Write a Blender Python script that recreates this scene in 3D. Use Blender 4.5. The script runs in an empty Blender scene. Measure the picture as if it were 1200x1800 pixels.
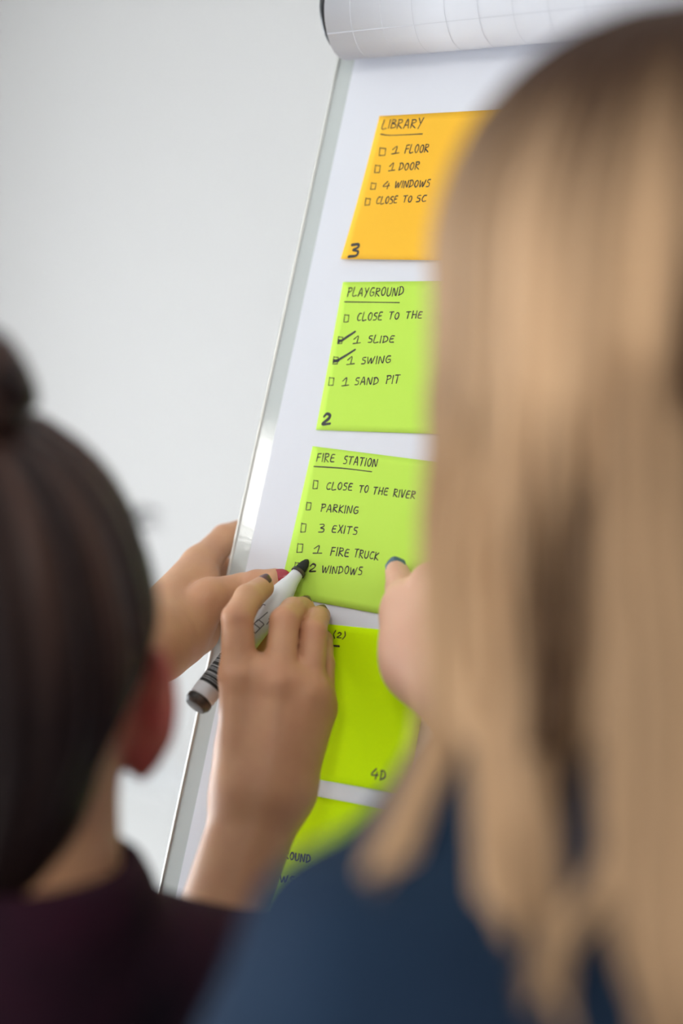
import bpy, math, random
import numpy as np
from mathutils import Vector, Matrix
random.seed(7)
RNG = np.random.default_rng(7)
SC = bpy.context.scene
COL = SC.collection

# ------------------------------------------------------------------ camera
F = 2500.0                                     # focal length in pixels of the 1200x1800 frame (50 mm on 36 mm)
RM = np.array([[0.797, -0.204, 0.569], [0.118, 0.976, 0.185], [-0.593, -0.081, 0.801]])
U_, S_, V_ = np.linalg.svd(RM); RM = U_ @ V_   # board axes -> camera axes (x right, y down, z forward)
TV = np.array([-54.786, -11.543, 976.292])
LEAN = math.radians(15.0)
_s, _c = math.sin(LEAN), math.cos(LEAN)
BW = np.array([[1, 0, 0], [0, -_s, _c], [0, -_c, -_s]], float)   # columns: board right, board down, board inward, in world axes
ORI = np.array([0.0, 0.0, 1.50])               # board origin: left paper edge, beside the third note
CAMB = -RM.T @ TV                              # camera in board millimetres
CAMW = ORI + BW @ CAMB / 1000
CW = BW @ RM.T                                 # camera axes as columns in world

def brd(u, v, d=0.0):
    """board millimetres (right, down, in front of the paper) -> world metres"""
    return ORI + BW @ np.array([u, v, -d]) / 1000
def ray(px, py):
    return np.array([(px - 600) / F, (py - 900) / F, 1.0])
def C(px, py, depth):
    """a point at a given distance along the lens axis (metres)"""
    return CAMW + CW @ (ray(px, py) * depth)
def uv(px, py, d=0.0):
    r = RM.T @ ray(px, py); s = (-d - CAMB[2]) / r[2]
    p = CAMB + s * r
    return np.array([p[0], p[1]])
def Bd(px, py, d):
    u, v = uv(px, py, d); return brd(u, v, d)

cam = bpy.data.cameras.new('camera'); co = bpy.data.objects.new('camera', cam); COL.objects.link(co)
m = Matrix.Identity(4)
for i in range(3):
    m[i][0] = CW[i, 0]; m[i][1] = -CW[i, 1]; m[i][2] = -CW[i, 2]; m[i][3] = CAMW[i]
co.matrix_world = m
cam.sensor_fit = 'VERTICAL'; cam.sensor_height = 36.0; cam.sensor_width = 24.0; cam.lens = 50.0
cam.clip_start = 0.02
cam.dof.use_dof = True; cam.dof.focus_distance = 0.930; cam.dof.aperture_fstop = 1.7
cam.dof.aperture_blades = 0
SC.camera = co

# ------------------------------------------------------------------ world, lights, exposure
w = bpy.data.worlds.new('world'); SC.world = w; w.use_nodes = True
bg = w.node_tree.nodes['Background']; bg.inputs[0].default_value = (0.93, 0.96, 1.0, 1); bg.inputs[1].default_value = 0.50
SC.view_settings.view_transform = 'Standard'; SC.view_settings.look = 'None'
SC.view_settings.gamma = 1.0; SC.view_settings.use_curve_mapping = False
SC.view_settings.exposure = 0.16
WINDOW_POWER = 9.0      # strength of the daylight in the window panes
LAMP_POWER = 11.5        # strength of the ceiling lamps

# ------------------------------------------------------------------ materials
MATS = {}
def mat(name, col, rough=0.6, metal=0.0, spec=0.5, emit=None, noise=None, bump=None, attr=None, coat=0.0, sss=0.0, sheen=0.0):
    """noise=(scale, amount, colour2), bump=(scale, strength, distance), attr=(attribute, colour2)"""
    m = bpy.data.materials.new(name); m.use_nodes = True
    nt = m.node_tree; b = nt.nodes['Principled BSDF']; L = nt.links
    b.inputs['Base Color'].default_value = (*col, 1); b.inputs['Roughness'].default_value = rough
    b.inputs['Metallic'].default_value = metal; b.inputs['Specular IOR Level'].default_value = spec
    b.inputs['Coat Weight'].default_value = coat
    if sss:
        b.inputs['Subsurface Weight'].default_value = sss; b.inputs['Subsurface Radius'].default_value = (0.006, 0.0022, 0.0012)
        b.inputs['Subsurface Scale'].default_value = 1.0
    if sheen:
        b.inputs['Sheen Weight'].default_value = sheen
    if emit:
        b.inputs['Emission Color'].default_value = (*emit[0], 1); b.inputs['Emission Strength'].default_value = emit[1]
    tc = nt.nodes.new('ShaderNodeTexCoord'); cur = None
    if noise:
        n = nt.nodes.new('ShaderNodeTexNoise'); n.inputs['Scale'].default_value = noise[0]; n.inputs['Detail'].default_value = 4
        if len(noise) > 3:
            mp = nt.nodes.new('ShaderNodeMapping'); mp.inputs['Scale'].default_value = noise[3]
            L.new(tc.outputs['Object'], mp.inputs[0]); L.new(mp.outputs[0], n.inputs['Vector'])
        else:
            L.new(tc.outputs['Object'], n.inputs['Vector'])
        r = nt.nodes.new('ShaderNodeMapRange'); r.inputs[1].default_value = 0.35; r.inputs[2].default_value = 0.65
        r.inputs[3].default_value = 0; r.inputs[4].default_value = noise[1]
        L.new(n.outputs[0], r.inputs[0])
        mx = nt.nodes.new('ShaderNodeMix'); mx.data_type = 'RGBA'
        mx.inputs[6].default_value = (*col, 1); mx.inputs[7].default_value = (*noise[2], 1)
        L.new(r.outputs[0], mx.inputs[0]); cur = mx.outputs[2]
    if attr:
        a = nt.nodes.new('ShaderNodeAttribute'); a.attribute_name = attr[0]
        mx = nt.nodes.new('ShaderNodeMix'); mx.data_type = 'RGBA'
        if cur: L.new(cur, mx.inputs[6])
        else: mx.inputs[6].default_value = (*col, 1)
        mx.inputs[7].default_value = (*attr[1], 1)
        L.new(a.outputs['Fac'], mx.inputs[0]); cur = mx.outputs[2]
    if cur: L.new(cur, b.inputs['Base Color'])
    if bump:
        n = nt.nodes.new('ShaderNodeTexNoise'); n.inputs['Scale'].default_value = bump[0]; n.inputs['Detail'].default_value = 5
        L.new(tc.outputs['Object'], n.inputs['Vector'])
        bp = nt.nodes.new('ShaderNodeBump'); bp.inputs['Strength'].default_value = bump[1]; bp.inputs['Distance'].default_value = bump[2]
        L.new(n.outputs[0], bp.inputs['Height']); L.new(bp.outputs[0], b.inputs['Normal'])
    MATS[name] = m
    return m

M_wall = mat('wall_paint', (0.60, 0.588, 0.576), 0.8, noise=(1.2, 0.4, (0.585, 0.573, 0.56)), bump=(180, 0.1, 0.001))
M_ceil = mat('ceiling_paint', (0.82, 0.82, 0.80), 0.85, bump=(90, 0.1, 0.001))
M_floor = mat('pale_floor', (0.86, 0.86, 0.85), 0.28, noise=(2.5, 0.5, (0.80, 0.80, 0.795)))
M_trim = mat('white_trim', (0.62, 0.62, 0.62), 0.4)
M_pane = mat('daylight_pane', (0.9, 0.95, 1), 0.1, emit=((0.90, 0.95, 1.0), WINDOW_POWER))
M_lamp = mat('lamp_diffuser', (1, 1, 1), 0.3, emit=((1.0, 0.96, 0.90), LAMP_POWER))
M_metal = mat('brushed_aluminium', (0.70, 0.71, 0.70), 0.28, 1.0)
M_white_metal = mat('pale_trim_metal', (0.74, 0.74, 0.70), 0.22, 0.35)
M_black = mat('black_plastic', (0.018, 0.02, 0.024), 0.35)
M_steel = mat('grey_powder_coat', (0.30, 0.31, 0.32), 0.4)
M_board = mat('enamel_board', (0.50, 0.535, 0.525), 0.06, spec=0.6, bump=(380, 0.05, 0.0006))
M_paper = mat('pad_paper', (0.735, 0.75, 0.81), 0.75, spec=0.25, noise=(14, 0.5, (0.725, 0.74, 0.80)))
M_orange = mat('orange_note_paper', (0.96, 0.53, 0.04), 0.75, spec=0.2, noise=(30, 0.5, (0.94, 0.50, 0.035)))
M_lime = mat('lime_note_paper', (0.54, 0.82, 0.10), 0.75, spec=0.2, noise=(30, 0.5, (0.52, 0.80, 0.09)))
M_lime2 = mat('deep_lime_note_paper', (0.65, 0.96, 0.004), 0.85, spec=0.05, noise=(30, 0.5, (0.63, 0.94, 0.003)))
M_ink = mat('black_ink', (0.030, 0.020, 0.016), 0.6)
M_inkfat = mat('broad_black_ink', (0.030, 0.030, 0.034), 0.6)
M_barrel = mat('white_barrel_plastic', (0.72, 0.73, 0.76), 0.35, noise=(120, 0.2, (0.66, 0.67, 0.70)))
M_print = mat('grey_barrel_print', (0.16, 0.15, 0.17), 0.5)
M_felt = mat('black_felt', (0.015, 0.016, 0.016), 0.8)
M_tail = mat('worn_black_cap', (0.016, 0.015, 0.015), 0.45, noise=(160, 0.8, (0.13, 0.085, 0.06)))
M_skinD = mat('olive_skin', (0.60, 0.325, 0.178), 0.46, spec=0.4, noise=(55, 0.4, (0.52, 0.245, 0.145)), bump=(700, 0.25, 0.0005), attr=('tone', (0.52, 0.105, 0.085)), sss=0.05)
M_skinB = mat('fair_skin', (0.70, 0.42, 0.29), 0.5, spec=0.35, noise=(45, 0.35, (0.68, 0.37, 0.26)), bump=(900, 0.1, 0.0004), attr=('tone', (0.55, 0.16, 0.12)), sss=0.12)
M_red = mat('red_nail_varnish', (0.34, 0.006, 0.022), 0.25, coat=0.4)
M_mauve = mat('mauve_nail_varnish', (0.085, 0.018, 0.022), 0.3, coat=0.3)
M_blue = mat('slate_blue_nail_varnish', (0.05, 0.115, 0.17), 0.3, coat=0.3)
M_gold = mat('gold', (0.85, 0.60, 0.22), 0.22, 1.0)
M_hairD = mat('dark_brown_hair', (0.012, 0.006, 0.006), 0.45, spec=0.2, attr=('tone', (0.085, 0.042, 0.03)))
M_hairB = mat('blonde_hair', (0.71, 0.455, 0.26), 0.55, spec=0.12, attr=('tone', (0.040, 0.017, 0.007)))
M_shirtD = mat('maroon_black_knit', (0.008, 0.005, 0.010), 0.9, spec=0.2, noise=(9, 0.7, (0.045, 0.005, 0.018)), bump=(400, 0.3, 0.001))
M_jacket = mat('navy_blue_jacket', (0.012, 0.030, 0.062), 0.9, spec=0.2, noise=(10, 0.6, (0.008, 0.018, 0.042)), bump=(500, 0.3, 0.001))
M_jeans = mat('dark_jeans', (0.02, 0.025, 0.045), 0.85, bump=(300, 0.3, 0.001))
M_shoe = mat('black_shoe_leather', (0.02, 0.018, 0.018), 0.4)
M_eye = mat('eye_white', (0.8, 0.78, 0.75), 0.15)

# ------------------------------------------------------------------ object helpers
def tag(o, label=None, cat=None, group=None, kind=None):
    if label: o['label'] = label
    if cat: o['category'] = cat
    if group: o['group'] = group
    if kind: o['kind'] = kind
    return o
def thing(name, loc, label, cat, group=None):
    o = bpy.data.objects.new(name, None); COL.objects.link(o); o.location = Vector([float(x) for x in loc])
    o.empty_display_size = 0.02
    return tag(o, label, cat, group)
def origin(o):
    r = np.zeros(3)
    while o is not None:
        r += np.array(o.location); o = o.parent
    return r
def mesh(name, verts, faces, material, parent=None, smooth=True, tone=None, label=None, auto=None):
    """verts in world metres"""
    verts = np.asarray(verts, float) - (origin(parent) if parent else 0)
    me = bpy.data.meshes.new(name)
    me.from_pydata(verts.tolist(), [], faces if isinstance(faces, list) else faces.tolist())
    me.materials.append(material)
    if smooth: me.polygons.foreach_set('use_smooth', np.ones(len(me.polygons), bool))
    if tone is not None:
        a = me.attributes.new('tone', 'FLOAT', 'POINT'); a.data.foreach_set('value', np.asarray(tone, np.float32))
    me.update()
    o = bpy.data.objects.new(name, me); COL.objects.link(o)
    if parent: o.parent = parent
    if label: o['label'] = label
    return o
class MB:
    def __init__(s): s.v = []; s.f = []; s.t = []
    def add(s, vs, fs, t=0.0):
        n = len(s.v); s.v += [tuple(map(float, p)) for p in vs]; s.f += [tuple(i + n for i in f) for f in fs]
        s.t += [t] * len(vs) if np.isscalar(t) else list(t)
        return s
    def box(s, o, ax, ay, az):
        o, ax, ay, az = (np.asarray(q, float) for q in (o, ax, ay, az))
        vs = [o + a * ax + b * ay + c * az for c in (0, 1) for b in (0, 1) for a in (0, 1)]
        return s.add(vs, [(0, 2, 3, 1), (4, 5, 7, 6), (0, 1, 5, 4), (2, 6, 7, 3), (0, 4, 6, 2), (1, 3, 7, 5)])
    def lathe(s, a, d, prof, n=32, cap=True):
        """prof: list of (distance along d, radius)"""
        a = np.asarray(a, float); d = np.asarray(d, float); d = d / np.linalg.norm(d)
        e = np.cross(d, [0.3, 0.2, 1.0]); e /= np.linalg.norm(e); g = np.cross(d, e)
        vs = []; fs = []
        for (h, r) in prof:
            for k in range(n):
                t = 2 * math.pi * k / n; vs.append(a + d * h + (e * math.cos(t) + g * math.sin(t)) * r)
        for i in range(len(prof) - 1):
            for k in range(n):
                fs.append((i * n + k, i * n + (k + 1) % n, (i + 1) * n + (k + 1) % n, (i + 1) * n + k))
        if cap:
            fs.append(tuple(range(n))[::-1]); fs.append(tuple((len(prof) - 1) * n + k for k in range(n)))
        return s.add(vs, fs)
    def tube(s, pts, rad, n=8, flat=1.0, tone=0.0, nrm=None):
        """tapered tube along points; flat squashes the section along nrm"""
        pts = np.asarray(pts, float); N = len(pts)
        rad = np.full(N, rad) if np.isscalar(rad) else np.asarray(rad, float)
        T = np.gradient(pts, axis=0); T /= np.linalg.norm(T, axis=1)[:, None] + 1e-12
        ref = np.array([0.31, 0.17, 0.93]) if nrm is None else np.asarray(nrm, float)
        vs = []; fs = []; ts = []
        tone = np.full(N, tone) if np.isscalar(tone) else np.asarray(tone)
        for i in range(N):
            rf = ref if ref.ndim == 1 else ref[i]
            g = rf - T[i] * np.dot(rf, T[i])
            if np.linalg.norm(g) < 1e-3:
                rf = np.array([1.0, 0, 0]); g = rf - T[i] * np.dot(rf, T[i])
            g /= np.linalg.norm(g); e = np.cross(T[i], g)
            for k in range(n):
                t = 2 * math.pi * k / n
                vs.append(pts[i] + (e * math.cos(t) + g * math.sin(t) * flat) * rad[i]); ts.append(tone[i])
        for i in range(N - 1):
            for k in range(n):
                fs.append((i * n + k, i * n + (k + 1) % n, (i + 1) * n + (k + 1) % n, (i + 1) * n + k))
        fs.append(tuple(range(n))[::-1]); fs.append(tuple((N - 1) * n + k for k in range(n)))
        return s.add(vs, fs, ts)
    def build(s, name, material, parent=None, smooth=False, label=None, tone=False):
        return mesh(name, s.v, s.f, material, parent, smooth, s.t if tone else None, label)
def bevel(o, wdt, seg=2):
    b = o.modifiers.new('bevel', 'BEVEL'); b.width = wdt; b.segments = seg; b.limit_method = 'ANGLE'
    return o
def spline(pts, n):
    P = np.asarray(pts, float); P = np.vstack([2 * P[0] - P[1], P, 2 * P[-1] - P[-2]]); out = []
    K = len(P) - 3
    for j in range(n):
        x = j / (n - 1) * K; i = min(int(x), K - 1); t = x - i
        a, b, c, d = P[i:i + 4]
        out.append(0.5 * (2 * b + (c - a) * t + (2 * a - 5 * b + 4 * c - d) * t * t + (3 * b - a - 3 * c + d) * t ** 3))
    return np.array(out)

# ------------------------------------------------------------------ the room
def slab(name, lo, hi, material, label=None):
    lo = np.array(lo, float); hi = np.array(hi, float); d = hi - lo
    b = MB().box(lo, (d[0], 0, 0), (0, d[1], 0), (0, 0, d[2]))
    o = b.build(name, material); tag(o, label, None, None, 'structure'); return o
XL, YB, ZC = -4.3, 2.75, 2.85
slab('floor', (XL - .2, -5.2, -0.1), (4.0, YB + .2, 0), M_floor, 'pale polished floor')
slab('wall_back', (XL - .2, YB, 0), (4.0, YB + .2, ZC), M_wall, 'plain off-white wall behind the flip chart')
slab('ceiling', (XL - .2, -5.2, ZC), (4.0, YB + .2, ZC + .1), M_ceil, 'white ceiling')
slab('baseboard_back', (XL, YB - .018, 0), (4.0, YB, 0.09), M_trim, 'grey-white skirting at the foot of the wall')
# left wall with a window opening
WY0, WY1, WZ0, WZ1 = -3.6, 1.0, 0.12, 1.65
wl = MB()
for (y0, y1, z0, z1) in ((-5.2, WY0, 0, ZC), (WY1, YB, 0, ZC), (WY0, WY1, 0, WZ0), (WY0, WY1, WZ1, ZC)):
    wl.box((XL - .2, y0, z0), (.2, 0, 0), (0, y1 - y0, 0), (0, 0, z1 - z0))
tag(wl.build('wall_left', M_wall), 'off-white wall with the wide window', None, None, 'structure')
win = tag(thing('window_1', (XL - .1, (WY0 + WY1) / 2, WZ0), None, None), 'wide daylight window in the side wall', None, None, 'structure')
fr = MB()
for y in (WY0, (WY0 * 2 + WY1) / 3 - .03, (WY0 + 2 * WY1) / 3 - .03, WY1 - .06):
    fr.box((XL - .12, y, WZ0), (.07, 0, 0), (0, .06, 0), (0, 0, WZ1 - WZ0))
for z in (WZ0, WZ1 - .06):
    fr.box((XL - .118, WY0 + .06, z), (.066, 0, 0), (0, WY1 - WY0 - .12, 0), (0, 0, .06))
fr.build('window_frame', M_trim, win)
MB().box((XL - .16, WY0 + .01, WZ0 + .01), (.01, 0, 0), (0, WY1 - WY0 - .02, 0), (0, 0, WZ1 - WZ0 - .02)).build('window_pane', M_pane, win)
MB().box((XL - .02, WY0 - .05, WZ0 - .04), (.16, 0, 0), (0, WY1 - WY0 + .1, 0), (0, 0, .035)).build('window_sill', M_trim, win)
def lamp(x, y, sx, sy, label):
    t = thing('ceiling_light', (x, y, ZC), label, 'ceiling light')
    b = MB()
    for q in ((x - sx - .03, y - sy - .03, 2 * sx + .06, .03), (x - sx - .03, y + sy, 2 * sx + .06, .03)):
        b.box((q[0], q[1], ZC - .05), (q[2], 0, 0), (0, q[3], 0), (0, 0, .05))
    for q in ((x - sx - .03, y - sy, .03, 2 * sy), (x + sx, y - sy, .03, 2 * sy)):
        b.box((q[0], q[1], ZC - .05), (q[2], 0, 0), (0, q[3], 0), (0, 0, .05))
    b.build('lamp_frame', M_trim, t)
    MB().box((x - sx, y - sy, ZC - .04), (2 * sx, 0, 0), (0, 2 * sy, 0), (0, 0, .02)).build('lamp_diffuser', M_lamp, t)
lamp(-3.03, -3.36, .48, .62, 'square white ceiling light by the window wall, behind the two people')
lamp(1.0, -2.3, .3, .6, 'long white ceiling light over the middle of the room')

# ------------------------------------------------------------------ flip chart easel
BX0, BX1, BT, BBm = -16.5, 690.0, -362.0, 620.0        # board edges in board millimetres
easel = thing('flip_chart_easel', (brd(330, 640)[0], brd(330, 640)[1] + .1, 0),
              'grey flip chart easel leaning back, with a pale metal edge', 'flip chart easel')
def bbox(mb, u0, u1, v0, v1, d0, d1):
    o = brd(u0, v0, d0)
    return mb.box(o, brd(u1, v0, d0) - o, brd(u0, v1, d0) - o, brd(u0, v0, d1) - o)
bbox(MB(), BX0 + 1.8, BX1 - 1.8, BT, BBm, -18, -0.8).build('board_panel', M_board, easel, label='glossy grey-green enamel panel')
def edge(u):                                           # rounded metal edge profile
    pts = [brd(u, v, -9.2) for v in np.linspace(BT, BBm, 24)]
    vs = []; fs = []; n = 20
    sec = []
    for k in range(n):
        t = 2 * math.pi * k / n; cx = abs(math.cos(t)) ** .5 * np.sign(math.cos(t)); cy = abs(math.sin(t)) ** .5 * np.sign(math.sin(t))
        sec.append((cx * 1.4, cy * 9.6))
    b = MB()
    vv = np.linspace(BT, BBm, 12)
    for v in vv:
        for (a, q) in sec: vs.append(brd(u + a, v, -9.2 + q))
    for i in range(len(vv) - 1):
        for k in range(n): fs.append((i * n + k, i * n + (k + 1) % n, (i + 1) * n + (k + 1) % n, (i + 1) * n + k))
    fs += [tuple(range(n))[::-1], tuple((len(vv) - 1) * n + k for k in range(n))]
    b.add(vs, fs); return b
edge(BX0 + 1.4).build('edge_trim', M_white_metal, easel, True)
edge(BX1 - 1.4).build('edge_trim', M_white_metal, easel, True)
clamp = bevel(bbox(MB(), BX0 + 6, BX1 - 6, BT - 6, BT + 26, 3, 9).build('clamp_bar', M_steel, easel), .002)
def capdisc(u, du):
    b = MB(); a = brd(u, -343, 15.0); d = brd(u + 1, -343, 15.0) - a
    b.lathe(a, d, [(0, .026), (.0008, .0292), (du / 1000 - .0008, .0295), (du / 1000, .027)], 48); return b
capdisc(-6.0, 4.5).build('clamp_end_cap', M_black, clamp, True)
capdisc(645.0, 4.5).build('clamp_end_cap', M_black, clamp, True)
bbox(MB(), BX0 + 4, BX1 - 4, BBm - 8, BBm, 0, 22).build('pen_tray', M_steel, easel)
def leg(a, b):
    lg = MB().tube([a, b], .0125, 14).build('leg', M_steel, easel, True)
    MB().lathe(np.array(b) + [0, 0, -.012], (0, 0, 1), [(0, .017), (.03, .016), (.034, .013)], 16).build('leg_foot', M_black, lg, True)
for u, x in ((120, -.22), (560, .90)):
    a = brd(u, -250, -34); leg(a, (x, brd(u, 600, -34)[1] - .14, .012))
leg(brd(340, -300, -42), (.34, 1.05, .012))
bbox(MB(), 80, 600, -262, -240, -44, -20).build('leg_bracket', M_steel, easel)

# ------------------------------------------------------------------ paper pad
pad = thing('flip_chart_pad', brd(320, -340, 2), 'white flip chart pad with its top pages rolled back over the easel', 'paper pad')
PW = 640.0
def sheet(path, u0, u1, nu=2, th=0.0006):
    """path: (v,d) list swept along the width, given a little thickness"""
    P = np.asarray(path, float); T = np.gradient(P, axis=0); T /= np.linalg.norm(T, axis=1)[:, None]
    Nn = np.stack([T[:, 1], -T[:, 0]], 1) * th * 500
    loop = np.vstack([P + Nn, (P - Nn)[::-1]]); n = len(loop)
    vs = []; fs = []
    us = np.linspace(u0, u1, nu)
    for u in us:
        for q in loop: vs.append(brd(u, q[0], q[1]))
    for i in range(nu - 1):
        for k in range(n): fs.append((i * n + k, i * n + (k + 1) % n, (i + 1) * n + (k + 1) % n, (i + 1) * n + k))
    fs += [tuple(range(n)), tuple((nu - 1) * n + k for k in range(n))[::-1]]
    return MB().add(vs, fs)
front = bbox(MB(), 0, PW, -330, 560, -0.7, 0).build('front_sheet', M_paper, pad)
roll = spline([(-338, 1.0), (-322, 0.6), (-312.5, 6), (-309, 15.5), (-311.5, 27), (-322, 38), (-337, 44), (-356, 42), (-374, 30), (-384, 10), (-384, -12), (-372, -32), (-330, -48), (-260, -54), (-200, -56)], 80)
rolled = sheet(roll, 0, PW, 8, .0012).build('rolled_pages', M_paper, pad, True)
M_grid = mat('faint_grid_ink', (0.64, 0.655, 0.71), 0.7)
gm = MB()
def on_roll(s):
    x = s * (len(roll) - 1); i = min(int(x), len(roll) - 2); q = roll[i] + (roll[i + 1] - roll[i]) * (x - i)
    tt = roll[i + 1] - roll[i]; tt = tt / np.linalg.norm(tt); return q + np.array([-tt[1], tt[0]]) * 0.85, tt
# out-facing side of the roll: pick the sign that points away from its middle
def roll_out(s):
    x = s * (len(roll) - 1); i = min(int(x), len(roll) - 2); q = roll[i] + (roll[i + 1] - roll[i]) * (x - i)
    tt = roll[i + 1] - roll[i]; tt = tt / np.linalg.norm(tt); nn = np.array([-tt[1], tt[0]])
    if np.dot(nn, q - np.array([-345, 8.0])) < 0: nn = -nn
    return q + nn * 0.75
ss = np.linspace(.10, .70, 60)
for u in np.arange(22, PW, 25):
    L_ = [roll_out(s) for s in ss]
    gm.add([brd(u - .22, *q) for q in L_] + [brd(u + .22, *q) for q in L_], [(i, i + 1, 61 + i, 60 + i) for i in range(59)])
arc = np.concatenate([[0], np.cumsum(np.linalg.norm(np.diff(roll, axis=0), axis=1))])
base_s = 34.0
for k in range(4):
    a = base_s + 25 * k; x = np.interp(a, arc, np.arange(len(roll))) / (len(roll) - 1)
    q0, q1 = roll_out(x - .0012), roll_out(x + .0012)
    gm.add([brd(0, *q0), brd(PW, *q0), brd(PW, *q1), brd(0, *q1)], [(0, 1, 2, 3)])
gm.build('printed_grid', M_grid, rolled, True, 'faint grey square grid')

# ------------------------------------------------------------------ sticky notes and their handwriting
S = 101.6
WN = 116.0                                     # note width
G = {
 'L': (.55, [[(0.08, 1), (0, 0), (.55, .03)]]), 'I': (.06, [[(.05, 1), (0, 0)]]),
 'B': (.52, [[(.05, 1), (0, 0)], [(.03, .98), (.38, .92), (.42, .72), (.08, .54), (.5, .42), (.5, .1), (0, 0)]]),
 'R': (.55, [[(.05, 1), (0, 0)], [(.0, .96), (.42, .95), (.47, .68), (.05, .48), (.55, 0)]]),
 'A': (.62, [[(0, 0), (.34, 1), (.60, 0)], [(.1, .34), (.54, .36)]]), 'Y': (.55, [[(0, 1), (.26, .5)], [(.55, 1.02), (.12, -.12)]]),
 'F': (.52, [[(.1, .98), (.0, 0)], [(.05, .97), (.55, 1)], [(.05, .52), (.45, .55)]]),
 'O': (.56, [[(.3, .96), (.08, .75), (.02, .35), (.2, .03), (.44, .12), (.55, .55), (.45, .9), (.22, .95)]]),
 'D': (.60, [[(.1, .95), (.04, 0)], [(-.02, .93), (.34, .95), (.58, .62), (.5, .25), (.0, 0)]]),
 'W': (.9, [[(0, .95), (.14, .03), (.44, .8), (.56, .03), (.9, 1)]]), 'N': (.62, [[(0, 0), (.08, .95), (.5, .05), (.62, 1)]]),
 'S': (.46, [[(.48, .95), (.14, .92), (.08, .62), (.42, .45), (.38, .06), (0, .02)]]),
 'C': (.55, [[(.55, .92), (.22, .9), (.02, .4), (.18, .05), (.55, .1)]]),
 'T': (.6, [[(0, .97), (.62, 1)], [(.33, .97), (.24, 0)]]),
 'E': (.5, [[(.5, .95), (.12, .9), (.02, .1), (.5, .03)], [(.06, .5), (.42, .53)]]),
 'P': (.5, [[(.06, 1), (0, 0)], [(-.04, .95), (.44, .96), (.48, .66), (.05, .46)]]),
 'G': (.6, [[(.55, .92), (.2, .9), (.02, .4), (.2, .03), (.55, .14), (.56, .44), (.3, .44)]]),
 'U': (.56, [[(.03, .98), (.02, .25), (.24, .02), (.5, .25), (.55, 1)]]),
 'K': (.52, [[(.06, 1), (0, 0)], [(.52, .95), (.06, .45), (.55, 0)]]), 'X': (.52, [[(.03, 1), (.52, 0)], [(.52, 1), (0, 0)]]),
 'H': (.58, [[(.06, 1), (0, 0)], [(.58, 1), (.52, 0)], [(.03, .5), (.55, .52)]]),
 'V': (.55, [[(0, 1), (.24, 0), (.55, 1)]]),
 '1': (.5, [[(.05, .6), (.38, 1), (.32, .03)], [(.02, .0), (.62, .06)]]),
 '2': (.52, [[(.05, .75), (.22, 1), (.46, .85), (.38, .5), (0, .02), (.55, .05)]]),
 '3': (.5, [[(.05, .93), (.4, .95), (.44, .72), (.16, .53), (.48, .4), (.42, .08), (0, .03)]]),
 '4': (.55, [[(.34, 1), (.0, .36), (.56, .42)], [(.48, .72), (.40, 0)]]),
 '(': (.2, [[(.2, 1.1), (.0, .5), (.14, -.12)]]), ')': (.2, [[(.05, 1.1), (.2, .5), (.0, -.12)]]),
}
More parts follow.
